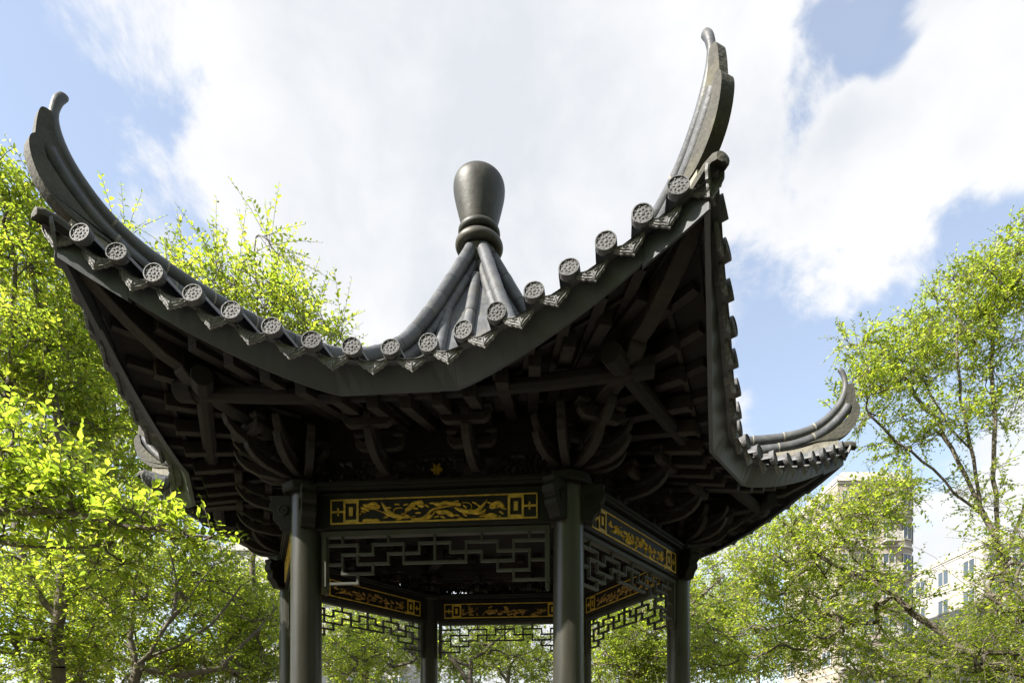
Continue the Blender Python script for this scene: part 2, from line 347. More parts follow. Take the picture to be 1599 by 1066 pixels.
reliefs = [reliefmesh(k) for k in (0, 1, 2)]
rel_out = [r.mesh('gilt_relief', 'gold') for r in reliefs]
rel_in = [reliefs[k].mesh('gilt_relief', 'worn' if k else 'gold') for k in (1, 2, 2)]
bord = bordermesh()
# lattice bars on a grid of 14 x 6 cells
LU, LZ = .1157, .0707; L0 = 1.565
half = [('v', 1, 0, 1), ('h', 1, 0, 2), ('v', 2, 1, 3), ('h', 2, 1, 3), ('v', 1, 2, 4), ('h', 4, 1, 3), ('v', 3, 3, 4), ('h', 3, 0, 1), ('h', 3, 2, 4), ('v', 4, 2, 3), ('h', 2, 4, 6),
        ('v', 3, 1, 2), ('h', 1, 3, 5), ('v', 5, 1, 3), ('v', 4, 0, 1), ('v', 6, 1, 2), ('h', 5, 0, 2), ('v', 2, 4, 5)]
BT = .017
barm = MB().box(-.5, .5, -.5, .5, -.5, .5).mesh('lattice_bar', 'lattice')
bars = []
for kd, c, a0, a1 in half:
    bars.append((kd, c, a0, a1)); bars.append((kd, c, 14-a1, 14-a0) if kd == 'h' else (kd, 14-c, a0, a1))
bars += [('h', 1, 6, 8), ('h', 3, 5, 9), ('v', 7, 0, 3)]
lf = MB().box(-.845, .845, -AP-.034, -AP+.034, 1.552+DZ, 1.592+DZ)
for s in (-1, 1):
    x = s*.826
    lf.box(x-.018, x+.018, -AP-.03, -AP+.03, 1.185+DZ, 1.5515+DZ)
    lf.prism([(x-.018, 1.1845), (x+.018, 1.1845), (x+.014, 1.165), (x+.018, 1.15), (x+.008, 1.13), (x-.008, 1.13), (x-.018, 1.15), (x-.014, 1.165)], -AP-.024, -AP+.024, lambda a, b, t: (a, t, b+DZ))
lfm = lf.mesh('hanging_lattice', 'lattice', bevel=.003)
# pierced boards between the bracket sets
def pierced(seed):
    rnd = random.Random(seed); b = MB()
    x0, x1, z0, z1 = -.19, .19, 1.932, 2.12
    for q in (z0, z1-.018): b.box(x0, x1, -AP-.016, -AP+.016, q+DZ, q+.018+DZ)
    def rb(p, a, c, wm=None):
        bb = MB(); ribbon(bb, p, a, c, .012, wm); b.add([(x, y-AP-.004, z+DZ) for x, y, z in bb.v], bb.f); b.add([(x, -y-AP+.004, z+DZ) for x, y, z in bb.v], bb.f)
    for s in (-1, 1):
        for j in range(4):
            xa = s*(.02+.045*j); rb([(xa, z0+.01), (xa+s*.03, z0+.06+rnd.uniform(0, .03)), (xa-s*.01, z0+.11), (xa+s*.03, z1-.015)], .020, .012)
            for q in range(4):
                a = rnd.uniform(0, 6.28); cx = xa+rnd.uniform(-.02, .02); cz = rnd.uniform(z0+.03, z1-.03); l = .03
                rb([(cx-l*math.cos(a), cz-l*math.sin(a)), (cx, cz), (cx+l*math.cos(a), cz+l*math.sin(a))], .003, .003, .028)
    return b.mesh('pierced_board', 'wood')
prm = [pierced(s) for s in (3, 4)]
flw = MB()
for q in range(6):
    a = q*1.047; bb = MB(); ribbon(bb, [(0, 0), (.022*math.cos(a), .022*math.sin(a)), (.045*math.cos(a), .045*math.sin(a))], .006, .003, .02, .026); flw.add(bb.v, bb.f)
flw_g = flw.mesh('gilt_flower', 'gold'); flw_w = flw.mesh('carved_flower', 'wood')
inner_m = MB().box(-A/2+.02, A/2-.02, -AP-.045, -AP+.045, 2.122+DZ, 2.235+DZ).box(-A/2+.0, A/2-.0, -AP-.035, -AP+.035, 2.2355+DZ, 2.46+DZ).mesh('wall_purlin', 'wood', bevel=.004)
for k in range(6):
    rz = (0, 0, R(60*k))
    tb = link('tie_beam', bm_, pav, rot=rz)
    link('gilt_border', bord, tb, (0, -AP-.06, DZ)); link('gilt_relief', rel_out[0 if k == 0 else 1+k % 2], tb, (0, -AP-.0602, DZ))
    link('gilt_border', bord, tb, (0, -AP+.06, DZ), (0, 0, math.pi)); link('gilt_relief', rel_in[k % 3], tb, (0, -AP+.0602, DZ), (0, 0, math.pi))
    link('plate_beam', plate_m, pav, rot=rz)
    hl = link('hanging_lattice', lfm, pav, rot=rz)
    for kd, c, a0, a1 in bars:
        if kd == 'h': link('lattice_bar', barm, hl, ((a0+a1)/2*LU-.81, -AP, L0-c*LZ+DZ), scale=((a1-a0)*LU+BT, .030, BT))
        else: link('lattice_bar', barm, hl, (c*LU-.81, -AP, L0-(a0+a1)/2*LZ+DZ), scale=(BT-.002, .026, (a1-a0)*LZ-BT))
    wp = link('wall_purlin', inner_m, pav, rot=rz)
    for j, u in enumerate((-.64, 0, .64)):
        link('pierced_board', prm[(k+j) % 2], wp, (u, 0, 0))
        link('gilt_flower' if (k, j) == (0, 1) else 'carved_flower', flw_g if (k, j) == (0, 1) else flw_w, wp, (u+.02, -AP-.02, 2.02+DZ))

# ---------------- bracket sets
def armmesh(sec, th=.058):
    top = [(v, z+h/2) for v, z, h in sec]; bot = [(v, z-h/2) for v, z, h in sec]
    return MB().prism(top+bot[::-1], -th/2, th/2, lambda a, b, t: (t, -a, b))
arm_lo = armmesh([(-.16, .04, .066), (.02, .036, .07), (.20, .032, .074), (.33, .045, .070), (.41, .075, .058), (.46, .115, .042), (.485, .155, .014)], .055).mesh('cantilever_arm', 'wood', bevel=.006)
arm_hi = armmesh([(-.20, .04, .066), (.02, .036, .07), (.24, .032, .074), (.36, .05, .070), (.44, .085, .056), (.485, .125, .040), (.50, .160, .014)], .055).mesh('cantilever_arm', 'wood', bevel=.006)
def crossmesh(Lh):
    poly = [(-Lh, .10), (-Lh, .055), (-Lh*.92, .025), (-Lh*.75, .0), (Lh*.75, .0), (Lh*.92, .025), (Lh, .055), (Lh, .10), (Lh*.8, .10), (Lh*.7, .075), (Lh*.25, .075), (Lh*.15, .10), (-Lh*.15, .10), (-Lh*.25, .075), (-Lh*.7, .075), (-Lh*.8, .10)]
    return MB().prism(poly, -.027, .027, lambda a, b, t: (a, t, b)).mesh('cross_arm', 'wood', bevel=.005)
cr_s, cr_l = crossmesh(.17), crossmesh(.25)
def block(w, h):
    w2 = w*.72; return MB().add([(x*w2, y*w2, 0) for y in (-1, 1) for x in (-1, 1)]+[(x*w, y*w, h*.45) for y in (-1, 1) for x in (-1, 1)]+[(x*w, y*w, h) for y in (-1, 1) for x in (-1, 1)],
        [(0, 2, 3, 1)]+[(8, 9, 11, 10)]+[(a+o, b+o, b+o+4, a+o+4) for o in (0, 4) for a, b in ((0, 1), (1, 3), (3, 2), (2, 0))])
blk_b = block(.088, .06).mesh('bracket_set', 'wood', bevel=.004); blk_s = block(.040, .045).mesh('bearing_block', 'wood', bevel=.003)
def bracket(loc, a, corner=False):
    s = link('bracket_set', blk_b, pav, loc, (0, 0, a))
    angs = (0,) if not corner else (0, R(33), R(-33))
    for q in angs:
        link('cantilever_arm', arm_lo, s, (0, 0, .022 + (0 if q == 0 else .003)), (0, 0, q))
        link('cantilever_arm', arm_hi, s, (0, 0, .122 + (0 if q == 0 else .003)), (0, 0, q), (1, 1.25 if (corner and q == 0) else 1, 1))
        for v, z in ((.24, .088),):
            p = rotz((0, -v, 0), q); link('bearing_block', blk_s, s, (p[0], p[1], z), (0, 0, q))
    for v, cm_, z in ((0, cr_s, .055), (.24, cr_s, .135), (0, cr_l, .158), (.46, cr_s, .190)):
        link('cross_arm', cm_, s, (0, -v, z), scale=(1, 1, .8))
        for x in (-1, 1):
            link('bearing_block', blk_s, s, (x*(.135 if cm_ is cr_s else .21), -v, z+.08), scale=(1, 1, .75))
    if corner:
        for q in (R(60), R(-60)):
            for l, z in ((arm_lo, .026), (arm_hi, .126)): link('cantilever_arm', l, s, (0, 0, z), (0, 0, q), (1, .85, .9))
for k in range(6):
    for u in (-A/6, A/6):
        p = rotz((u, -AP, 1.931+DZ), R(60*k)); bracket(p, R(60*k))
    bracket(rotz((0, -A, 1.935+DZ), R(30+60*k)), R(30+60*k), True)

# ---------------- eave purlin ring
def octsec(r): return [(r*math.cos(R(45*j+22.5)), r*math.sin(R(45*j+22.5))) for j in range(8)]
pm = MB(); us = [-1.53, -1.41, -1.40, -1.2, -.9, -.5, 0, .5, .9, 1.2, 1.40, 1.41, 1.53]
ring = []
PV = 2.34
for u in us:
    z = 2.235+.055*max(0, abs(u)-.35)**2; rr = .068 if abs(u) > 1.4 else .052
    ring.append([(u, -PV+a*rr, z+b*rr+DZ) for a, b in octsec(1)])
vs_ = [p for r_ in ring for p in r_]; nf = len(us)
pm.add(vs_, [(i*8+j, i*8+(j+1) % 8, (i+1)*8+(j+1) % 8, (i+1)*8+j) for i in range(nf-1) for j in range(8)]+[tuple(range(8))[::-1], tuple(range((nf-1)*8, nf*8))])
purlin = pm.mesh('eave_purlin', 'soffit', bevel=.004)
# ---------------- soffit, rafters, fascia
def slope_grid(off, name, m, nu=70, nv=26, pan=False, v_in=.12, inset=0.0):
    b = MB(); idx = {}
    vs = []; fs = []
    um = 1.787
    for i in range(nu+1):
        s = -1+2*i/nu
        for j in range(nv+1):
            t = j/nv
            # rows from apex edge (t=0) to eave (t=1); columns fan with the hips
            ue = s*um; ve = ev(ue)-inset
            v = v_in+(ve-v_in)*t
            hw = v/math.sqrt(3)
            # columns go straight up the slope and are clipped by the hip
            u = max(-hw, min(hw, ue*(1-inset/3.4)))
            if abs(s) == 1: u = math.copysign(hw, s)
            z = roof(u, v)+off
            vs.append((u, -v, z+DZ))
    for i in range(nu):
        for j in range(nv):
            q = (i*(nv+1)+j, i*(nv+1)+j+1, (i+1)*(nv+1)+j+1, (i+1)*(nv+1)+j)
            fs.append(q)
    import bmesh
    me = bpy.data.meshes.new(name); me.from_pydata(vs, [], fs)
    bm = bmesh.new(); bm.from_mesh(me); bmesh.ops.remove_doubles(bm, verts=bm.verts, dist=1e-4); bmesh.ops.dissolve_degenerate(bm, dist=1e-4, edges=bm.edges)
    bmesh.ops.recalc_face_normals(bm, faces=bm.faces)
    bm.to_mesh(me); bm.free(); me.materials.append(M[m]); me.shade_smooth(); return me
slope_m = slope_grid(-.03, 'roof_slope', 'tile')
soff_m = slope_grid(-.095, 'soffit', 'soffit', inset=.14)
SP = .206
covm = MB(); n = 12; ringv = []
for y, r in ((-.5, .056), (-.44, .056), (.5, .052)):
    ringv.append([(r*math.cos(math.pi*j/n), y, r*math.sin(math.pi*j/n)-.012) for j in range(n+1)])
vs_ = [p for q in ringv for p in q]; k_ = n+1
covm.add(vs_, [(i*k_+j, i*k_+j+1, (i+1)*k_+j+1, (i+1)*k_+j) for i in range(2) for j in range(n)]+[tuple(range(k_)), tuple(range(2*k_, 3*k_))])
covm_me = covm.mesh('cover_tile', 'tile', True)
# eave disc: rim, flower
dm = MB(); dr = .057
dm.add([(dr*math.cos(2*math.pi*j/28)*q, y, dr*math.sin(2*math.pi*j/28)*q) for q, y in ((1, .03), (1, -.004), (.97, -.008), (.87, -.008), (.85, -.001), (.0001, -.001)) for j in range(28)],
       [(i*28+j, i*28+(j+1) % 28, (i+1)*28+(j+1) % 28, (i+1)*28+j) for i in range(5) for j in range(28)]+[tuple(range(28))])
def bump_(cx, cz, r1, h, n=7):
    vs = [(cx+r1*math.cos(2*math.pi*j/n), -.0005, cz+r1*math.sin(2*math.pi*j/n)) for j in range(n)]+[(cx+r1*.55*math.cos(2*math.pi*j/n), -h, cz+r1*.55*math.sin(2*math.pi*j/n)) for j in range(n)]
    dm.add(vs, [(j, (j+1) % n, n+(j+1) % n, n+j) for j in range(n)]+[tuple(range(n, 2*n))])
bump_(0, 0, .012, .005)
for j in range(8):
    a = 2*math.pi*j/8; bump_(.024*math.cos(a), .024*math.sin(a), .0085, .0042)
    a += .39; bump_(.042*math.cos(a), .042*math.sin(a), .0078, .0042)
disc_me = dm.mesh('eave_disc', 'disc')
# drip tile: crescent apron with a pointed scalloped lower edge
top = [(-.093, -.038), (-.08, -.052), (-.055, -.066), (-.02, -.074), (.02, -.074), (.055, -.066), (.08, -.052), (.093, -.038)]
bot = [(.092, -.062), (.084, -.086), (.066, -.104), (.058, -.118), (.042, -.120), (.030, -.136), (.014, -.144), (0, -.162)]
top = [(x, z*.80) for x, z in top]; bot = [(x, z*.84) for x, z in bot]
poly = top+bot+[(-x, z) for x, z in bot[:-1][::-1]]
dp = MB().prism(poly, -.007, .007, lambda a, b, t: (a, t, b))
def vein(p, w):
    bb = MB(); ribbon(bb, [(x, z*.82) for x, z in p], w*.8, w*.5, .005); dp.add([(x, y-.0065, z) for x, y, z in bb.v], bb.f)
vein([(x*.96, z/.82-.008) for x, z in top], .012)
for s in (-1, 1):
    vein([(s*.086, -.062), (s*.076, -.088), (s*.055, -.110), (s*.03, -.126), (0, -.152)], .006)
    vein([(0, -.138), (s*.018, -.112), (s*.045, -.098), (s*.066, -.074)], .009); vein([(s*.010, -.095), (s*.030, -.094), (s*.040, -.082), (s*.026, -.078)], .009)
vein([(0, -.142), (0, -.09)], .009)
drip_c = dp.mesh('drip_tile', 'drip')
# the curved pan behind the apron
pn = MB(); n = 10; pv = []
for y in (0, .22):
    pv.append([(-.093+.186*j/n, y+.004, -.031-.029*math.sin(math.pi*j/n)+y*.1) for j in range(n+1)])
k_ = n+1; dp.add([p for q in pv for p in q], [(j, j+1, k_+j+1, k_+j) for j in range(n)])
drip_me = dp.mesh('drip_tile', 'drip')

# fascia boards: middle straight piece, two wings, two end pieces
def fz(u): return ez(u)-float(np.interp(abs(u), [0, .36, .8, 1.4, 1.75], [.186, .192, .192, .18, .165]))
def fascia_piece(u0, u1, drop0, n=8, straight=False):
    b = MB(); vs = []
    for i in range(n+1):
        u = u0+(u1-u0)*i/n
        if straight:
            v = 2.53; zt = ez(u)-.05; zb = fz(.36)
        else: v = 2.53+(abs(u)-.36)*.357; zt = ez(u)-.05; zb = fz(u)
        zb -= drop0
        vt = max(v, ev(u)-.065)         # the board leans out towards its top
        vs += [(u, -vt, zt+DZ), (u, -v, zb+DZ), (u, -v+.03, zb+.006+DZ), (u, -vt+.03, zt+DZ)]
    fs = [(i*4+a, i*4+(a+1) % 4, i*4+4+(a+1) % 4, i*4+4+a) for i in range(n) for a in range(4)]+[(0, 1, 2, 3), tuple(range(4*n, 4*n+4))]
    return b.add(vs, fs)
fas_mid = fascia_piece(-.36, .36, 0, 10, True).mesh('fascia_board', 'fascia')
fas_w = [fascia_piece(s*.361, s*1.42, 0, 14).mesh('fascia_board', 'fascia') for s in (-1, 1)]
fas_e = [fascia_piece(s*1.421, s*1.742, .022, 8).mesh('fascia_board', 'fascia') for s in (-1, 1)]
# rafters
def rafter_set():
    out = []
    for i in range(-7, 8):
        u = i*SP*1.0
        au = abs(u); fan = max(0, au-.35)/1.1
        ue = u; vi = 1.62; ui = u*(1-.32*min(1, fan))
        hw = vi/math.sqrt(3)
        ui = max(-hw+.03, min(hw-.03, ui))
        ve = ev(ue)-.25-.08*fan
        if ve/math.sqrt(3) < au+.03: ue = math.copysign(ve/math.sqrt(3)-.03, u)
        p = (ui, -vi, roof(ui, vi)-.145+DZ); q = (ue, -ve, roof(ue, ve)-.168+DZ)
        out.append(MB().bar(p, q, .075, .088).mesh('rafter', 'wood', bevel=.004))
    return out
rafters = rafter_set()
flyers = []
for i in range(-8, 9):
    u = i*SP*1.0; ve = ev(u)-.165; vi = ve-.70; ui = u*(vi/ve)**.6
    vi = max(vi, abs(ui)*math.sqrt(3)+.04)
    flyers.append(MB().bar((ui, -vi, roof(ui, vi)-.118+DZ), (u*.985, -ve, roof(u, ve)-.122+DZ), .06, .05).mesh('flying_rafter', 'wood'))
# inner edge board over the rafter ends
eb = MB(); prev = None
for i in range(33):
    u = -1.42+2.84*i/32; v = ev(u)-.28-.08*max(0, abs(u)-.35)/1.1; z = roof(u, v)-.093
    vs = [(u, -v, z+DZ), (u, -v, z-.03+DZ), (u, -v-.03, z-.03+DZ), (u, -v-.03, z+DZ)]
    if prev is not None: eb.add(prev+vs, [(a, (a+1) % 4, 4+(a+1) % 4, 4+a) for a in range(4)])
    prev = vs
edge_me = eb.mesh('edge_strip', 'wood')

stuff = MB()
for k in range(6):
    rz = (0, 0, R(60*k))
    sl_ = link('roof_slope', slope_m, pav, rot=rz)
    so_ = link('soffit', soff_m, pav, rot=rz)
    link('eave_purlin', purlin, pav, rot=rz, loc=(0, 0, .0015*(k % 2)))
    fb = link('fascia_board', fas_mid, pav, rot=rz)
    for m_ in fas_w+fas_e: link('fascia_board', m_, pav, rot=rz)
    for r_ in rafters: link('rafter', r_, so_)
    for r_ in flyers: link('flying_rafter', r_, so_)
    link('edge_strip', edge_me, so_)
    rnd = random.Random(50+k)
    for u in UD:
        v1 = ev(u)+.0; v0 = max(.16, abs(u)*math.sqrt(3)+.02)
        L_ = v1-v0; nseg = max(1, round(L_/.29))
        for j in range(nseg):
            va = v1-L_*j/nseg; vb = v1-L_*(j+1)/nseg
            za = ez(u)-.008 if j == 0 else roof(u, va)+.005; zb = roof(u, vb)+.005
            P0 = Vector((u, -va, za+DZ)); P1 = Vector((u, -vb, zb+DZ)); dv = P1-P0
            tilt = math.atan2(dv.z, dv.y); ctr = (P0+P1)/2; ln = dv.length*1.03
            if k in (0, 1, 5):
                link('cover_tile', covm_me, sl_, ctr, (tilt+rnd.uniform(-.008, .008), 0, rnd.uniform(-.01, .01)), (1, ln, 1))
            else:
                mt = Matrix.Rotation(R(60*k), 4, 'Z') @ Matrix.Translation(ctr) @ Matrix.Rotation(tilt, 4, 'X') @ Matrix.Diagonal((1, ln, 1, 1))
                stuff.add([mt @ Vector(p) for p in covm.v], covm.f)
        yaw = math.atan2(ev(abs(u)+.05)-ev(abs(u)-.05 if abs(u) > .05 else 0), .1)*.35*(-1 if u > 0 else 1)
        link('eave_disc', disc_me, sl_, (u+rnd.uniform(-.003, .003), -ev(u)-.014, ez(u)+DZ+rnd.uniform(-.004, .004)), (R(-8)+rnd.uniform(-.09, .09), rnd.uniform(0, 6.28)*0, yaw+rnd.uniform(-.09, .09)))
    for i in range(18):
        u = UP[i]; sg = 1 if u > 0 else -1
        slopez = -math.atan((ez(abs(u)+.05)-ez(max(0, abs(u)-.05)))/.1)*sg
        yaw = math.atan2(ev(abs(u)+.05)-ev(max(0, abs(u)-.05)), .1)*.35*(-sg)
        uu = u if abs(u) < 1.69 else sg*1.71
        link('drip_tile', drip_me if abs(u) < 1.69 else drip_c, sl_, (uu, -ev(uu)+.010+(.02 if abs(u) > 1.69 else 0), ez(uu)+DZ), (R(3)+rnd.uniform(-.05, .05), slopez*.8+rnd.uniform(-.03, .03), yaw+rnd.uniform(-.03, .03)))
so_st = link('cover_tiles', stuff.mesh('cover_tiles', 'tile', True), pav); so_st['kind'] = 'stuff'

# ---------------- hip ridges with horns (built in the plane x=0, running out along -Y)
TOP = [(.16, 4.93), (.328, 4.644), (.509, 4.34), (.706, 4.014), (.892, 3.738), (1.069, 3.51), (1.377, 3.264), (1.693, 3.096), (2.1, 3.005), (2.5, 2.972), (2.918, 2.991), (3.12, 3.032), (3.258, 3.095), (3.368, 3.19), (3.432, 3.27), (3.472, 3.36), (3.485, 3.44), (3.470, 3.495), (3.452, 3.54), (3.43, 3.558)]
def smooth(pts, it=2):
    pts = np.array(pts, float)
    for _ in range(it):
        q = [pts[0]]
        for i in range(len(pts)-1): q += [pts[i]*.75+pts[i+1]*.25, pts[i]*.25+pts[i+1]*.75]
        pts = np.array(q+[pts[-1]])
    return pts
tp = smooth(TOP); tg = np.gradient(tp, axis=0); tg /= np.linalg.norm(tg, axis=1)[:, None]; nrm = np.stack([tg[:, 1], -tg[:, 0]], 1)   # pointing below/outward
arc = np.concatenate([[0], np.cumsum(np.linalg.norm(np.diff(tp, axis=0), axis=1))])
TOT = arc[-1]
def along(s, off):
    x = np.interp(s, arc, tp[:, 0]); z = np.interp(s, arc, tp[:, 1]); nx = np.interp(s, arc, nrm[:, 0]); nz = np.interp(s, arc, nrm[:, 1])
    return np.stack([x+nx*off, z+nz*off], -1)
def r1(s): return np.interp(s, [0, 2.6, 3.6, TOT-.30, TOT-.12, TOT-.05, TOT-.02, TOT-.008, TOT], [.062, .060, .050, .036, .023, .026, .025, .020, .012])
def r2(s): return np.interp(s, [0, 2.6, 3.6, TOT], [.056, .054, .050, .042])
to3 = lambda q: [(0, -p[0], p[1]+DZ) for p in q]
segs1 = []; segs2 = []
E1 = TOT; E2 = TOT-.30
cuts1 = list(np.linspace(.02, TOT-.62, 15))+[E1]; cuts2 = [c+.06 for c in np.linspace(.02, TOT-.72, 14)]+[E2]
def segment(s0, s1, rf, off, last):
    ss = np.linspace(s0+.004, s1-.0, 7) if not last else np.concatenate([np.linspace(s0+.004, s1-.06, 20), s1-np.array([.05, .04, .03, .02, .012, .006, .002, 0])]); rr = rf(ss); pts = along(ss, (r1(ss) if off < .1 else r1(ss)*2+r2(ss)*.86))
    if not last: rr = rr*np.array([1.05, 1.03, 1, 1, 1, .99, .98])
    else: rr = np.concatenate([rr[:-1], [rr[-1]*.6]])
    return MB().tube(to3(pts), rr, 14)
for a0, a1 in zip(cuts1[:-1], cuts1[1:]): segs1.append(segment(a0, a1, r1, .05, a1 == E1).mesh('ridge_tile', 'ridge', True))
for a0, a1 in zip(cuts2[:-1], cuts2[1:]): segs2.append(segment(a0, a1, r2, .135, a1 == E2).mesh('ridge_tile', 'ridge', True))
joint_m = []
for cuts, rf, lo in ((cuts1, r1, False), (cuts2, r2, True)):
    for c in cuts[1:-1]:
        ss = np.array([c-.006, c+.006]); off = (r1(ss) if not lo else r1(ss)*2+r2(ss)*.86)
        joint_m.append(MB().tube(to3(along(ss, off)), rf(c)*1.01+(.0015 if along(c, 0.)[0] > 2.2 else .0008), 14).mesh('mortar_joint', 'mortar' if along(c, 0.)[0] > 2.2 else 'joint', True))
# ridge web: mortar wall between the lower roll and the roof
ws = np.linspace(.05, TOT-.42, 60); up_ = along(ws, .19); low_ = []
for r_, z_ in up_:
    v = r_*math.sqrt(3)/2; low_.append((r_, min(z_-.02, roof(r_/2, min(v, ev(r_/2)))-.04)))
# keep only the part inboard of the eave corner
keep = [i for i in range(len(ws)) if up_[i][0] < 3.46]
poly = [tuple(up_[i]) for i in keep]+[(3.50, 3.0), (3.46, 2.90)]+[tuple(low_[i]) for i in keep[::-1]]
web = MB()
U = [up_[i] for i in keep]; Lw = [low_[i] for i in keep]; nk = len(U)
vs_ = [(x, -p[0], p[1]+DZ) for x in (-.032, .032) for row in (U, Lw) for p in row]
def vi(sx, row, i): return (sx*2+row)*nk+i
fs_ = []
for i in range(nk-1):
    fs_ += [(vi(0, 0, i), vi(0, 0, i+1), vi(0, 1, i+1), vi(0, 1, i)), (vi(1, 0, i), vi(1, 1, i), vi(1, 1, i+1), vi(1, 0, i+1)), (vi(0, 0, i), vi(1, 0, i), vi(1, 0, i+1), vi(0, 0, i+1)), (vi(0, 1, i), vi(0, 1, i+1), vi(1, 1, i+1), vi(1, 1, i))]
fs_ += [(vi(0, 0, 0), vi(0, 1, 0), vi(1, 1, 0), vi(1, 0, 0)), (vi(0, 0, nk-1), vi(1, 0, nk-1), vi(1, 1, nk-1), vi(0, 1, nk-1))]
web_me = web.add(vs_, fs_).mesh('hip_ridge', 'mortar')
sB = np.linspace(TOT-1.05, TOT-.34, 16); lb = along(sB, .165)
outer_lo = [tuple(p) for p in smooth([(3.57, 3.25), (3.60, 3.245), (3.622, 3.215), (3.626, 3.16), (3.608, 3.08), (3.57, 3.005), (3.50, 2.94), (3.42, 2.90), (3.30, 2.895)], 2)]
plate_lo = MB().prism([tuple(p) for p in lb if p[0] < 3.575]+outer_lo, -.04, .04, lambda a, b, t: (t, -a, b+DZ)).mesh('horn_plate', 'horn', True)
sC = np.linspace(TOT-.80, TOT-.20, 14); lc = [tuple(p) for p in along(sC, .035)]; ld_ = [tuple(p) for p in along(np.linspace(TOT-.80, TOT-.33, 10), .13)]
plate_hi = MB().prism(lc+[tuple(p) for p in smooth([(3.522, 3.425), (3.558, 3.424), (3.576, 3.40), (3.588, 3.33), (3.594, 3.255)], 2)]+ld_[::-1], -.027, .027, lambda a, b, t: (t, -a, b+DZ)).mesh('horn_plate', 'horn', True)
# tongue tile at the eave corner
tg_ = MB(); ringv = []; n = 12
for r_, z_, w_ in ((3.30, 2.79, .052), (3.42, 2.83, .054), (3.50, 2.848, .054), (3.56, 2.85, .05), (3.59, 2.842, .04), (3.60, 2.83, .016)):
    ringv.append([(w_*math.cos(math.pi*j/n), -r_, z_+DZ+w_*.75*math.sin(math.pi*j/n)) for j in range(n+1)]+[(w_*.9*math.cos(math.pi*(n-j)/n), -r_, z_+DZ-.02+w_*.45*math.sin(math.pi*j/n)) for j in range(n+1)])
m_ = 2*(n+1)
tg_.add([p for q in ringv for p in q], [(i*m_+j, i*m_+(j+1) % m_, (i+1)*m_+(j+1) % m_, (i+1)*m_+j) for i in range(5) for j in range(m_)]+[tuple(range(m_))[::-1], tuple(range(5*m_, 6*m_))])
tongue = tg_.mesh('corner_tile', 'horn', True)
# hip rafter
hr = MB()
botl = [(1.5, 2.22), (2.2, 2.20), (2.60, 2.255), (2.80, 2.31), (2.86, 2.36)]; topl = [(2.86, 2.46), (2.60, 2.40), (2.2, 2.36), (1.5, 2.45)]
hr1 = MB().prism(botl+topl, -.058, .058, lambda a, b, t: (t, -a, b+DZ)).mesh('hip_rafter', 'wood', bevel=.008)
hr2 = MB().prism([(2.62, 2.33), (2.95, 2.40), (3.15, 2.50), (3.32, 2.61), (3.44, 2.72), (3.44, 2.80), (3.30, 2.72), (3.1, 2.60), (2.62, 2.42)], -.05, .05, lambda a, b, t: (t, -a, b+DZ)).mesh('horn_rafter', 'wood', bevel=.006)
for k in range(6):
    rz = (0, 0, R(30+60*k))
    h = link('hip_ridge', web_me, pav, rot=rz)
    for m_ in segs1+segs2: link('ridge_tile', m_, h)
    for m_ in joint_m: link('mortar_joint', m_, h)
    link('horn_plate', plate_lo, h); link('horn_plate', plate_hi, h); link('corner_tile', tongue, h)
    hf = link('hip_rafter', hr1, pav, rot=rz); link('horn_rafter', hr2, hf)

# ---------------- finial
def torus_prof(zc, R0, rr, inner): return [(inner, zc-rr*.9)]+[(R0+rr*math.sin(R(a)), zc-rr*math.cos(R(a))) for a in range(15, 170, 15)]+[(inner, zc+rr*.9)]
fin = MB().lathe([(.05, 4.60), (.13, 4.80), (.17, 4.90)]+torus_prof(4.97, .185, .052, .16), 48).mesh('finial', 'finial', True)
fr = MB().lathe([(.155, 5.0)]+torus_prof(5.105, .168, .040, .15), 48).mesh('finial_ring', 'finial', True)
fbp = smooth([(.14, 5.10), (.165, 5.14), (.20, 5.26), (.23, 5.38), (.25, 5.47), (.257, 5.54), (.249, 5.595), (.218, 5.635), (.15, 5.658), (.07, 5.665), (.004, 5.665)], 2)
fb_ = MB().lathe([tuple(p) for p in fbp], 48).mesh('finial_bulb', 'finial', True)
fo = link('finial', fin, pav, (0, 0, DZ)); link('finial_ring', fr, fo); link('finial_bulb', fb_, fo)

# ================================================================= trees
def tube_batch(p0, r0, p1, r1, n):
    d = p1-p0; ln = np.linalg.norm(d, axis=1)[:, None]+1e-9; d = d/ln
    ref = np.where(np.abs(d[:, 2:3]) > .9, np.array([[1., 0, 0]]), np.array([[0, 0, 1.]]))
    sx = np.cross(d, ref); sx /= np.linalg.norm(sx, axis=1)[:, None]; sy = np.cross(d, sx)
    a = 2*np.pi*np.arange(n)/n; c, s = np.cos(a), np.sin(a)
    ring = sx[:, None, :]*c[None, :, None]+sy[:, None, :]*s[None, :, None]
    v = np.concatenate([p0[:, None, :]+ring*r0[:, None, None], p1[:, None, :]+ring*r1[:, None, None]], 1)   # m, 2n, 3
    m = len(p0); j = np.arange(n); q = np.stack([j, (j+1) % n, n+(j+1) % n, n+j], 1)
    f = (np.arange(m)[:, None, None]*2*n+q[None]).reshape(-1, 4)
    return v.reshape(-1, 3), f
def np_mesh(name, v, f, m, smooth=True):
    me = bpy.data.meshes.new(name); me.vertices.add(len(v)); me.vertices.foreach_set('co', np.ascontiguousarray(v, np.float32).ravel())
    me.loops.add(f.size); me.loops.foreach_set('vertex_index', np.ascontiguousarray(f, np.int32).ravel())
    me.polygons.add(len(f)); me.polygons.foreach_set('loop_start', np.arange(0, f.size, f.shape[1], dtype=np.int32))
    me.update(calc_edges=True); me.materials.append(M[m])
    if smooth: me.shade_smooth()
    return me
def norm(x): return x/(np.linalg.norm(x, axis=-1, keepdims=True)+1e-9)
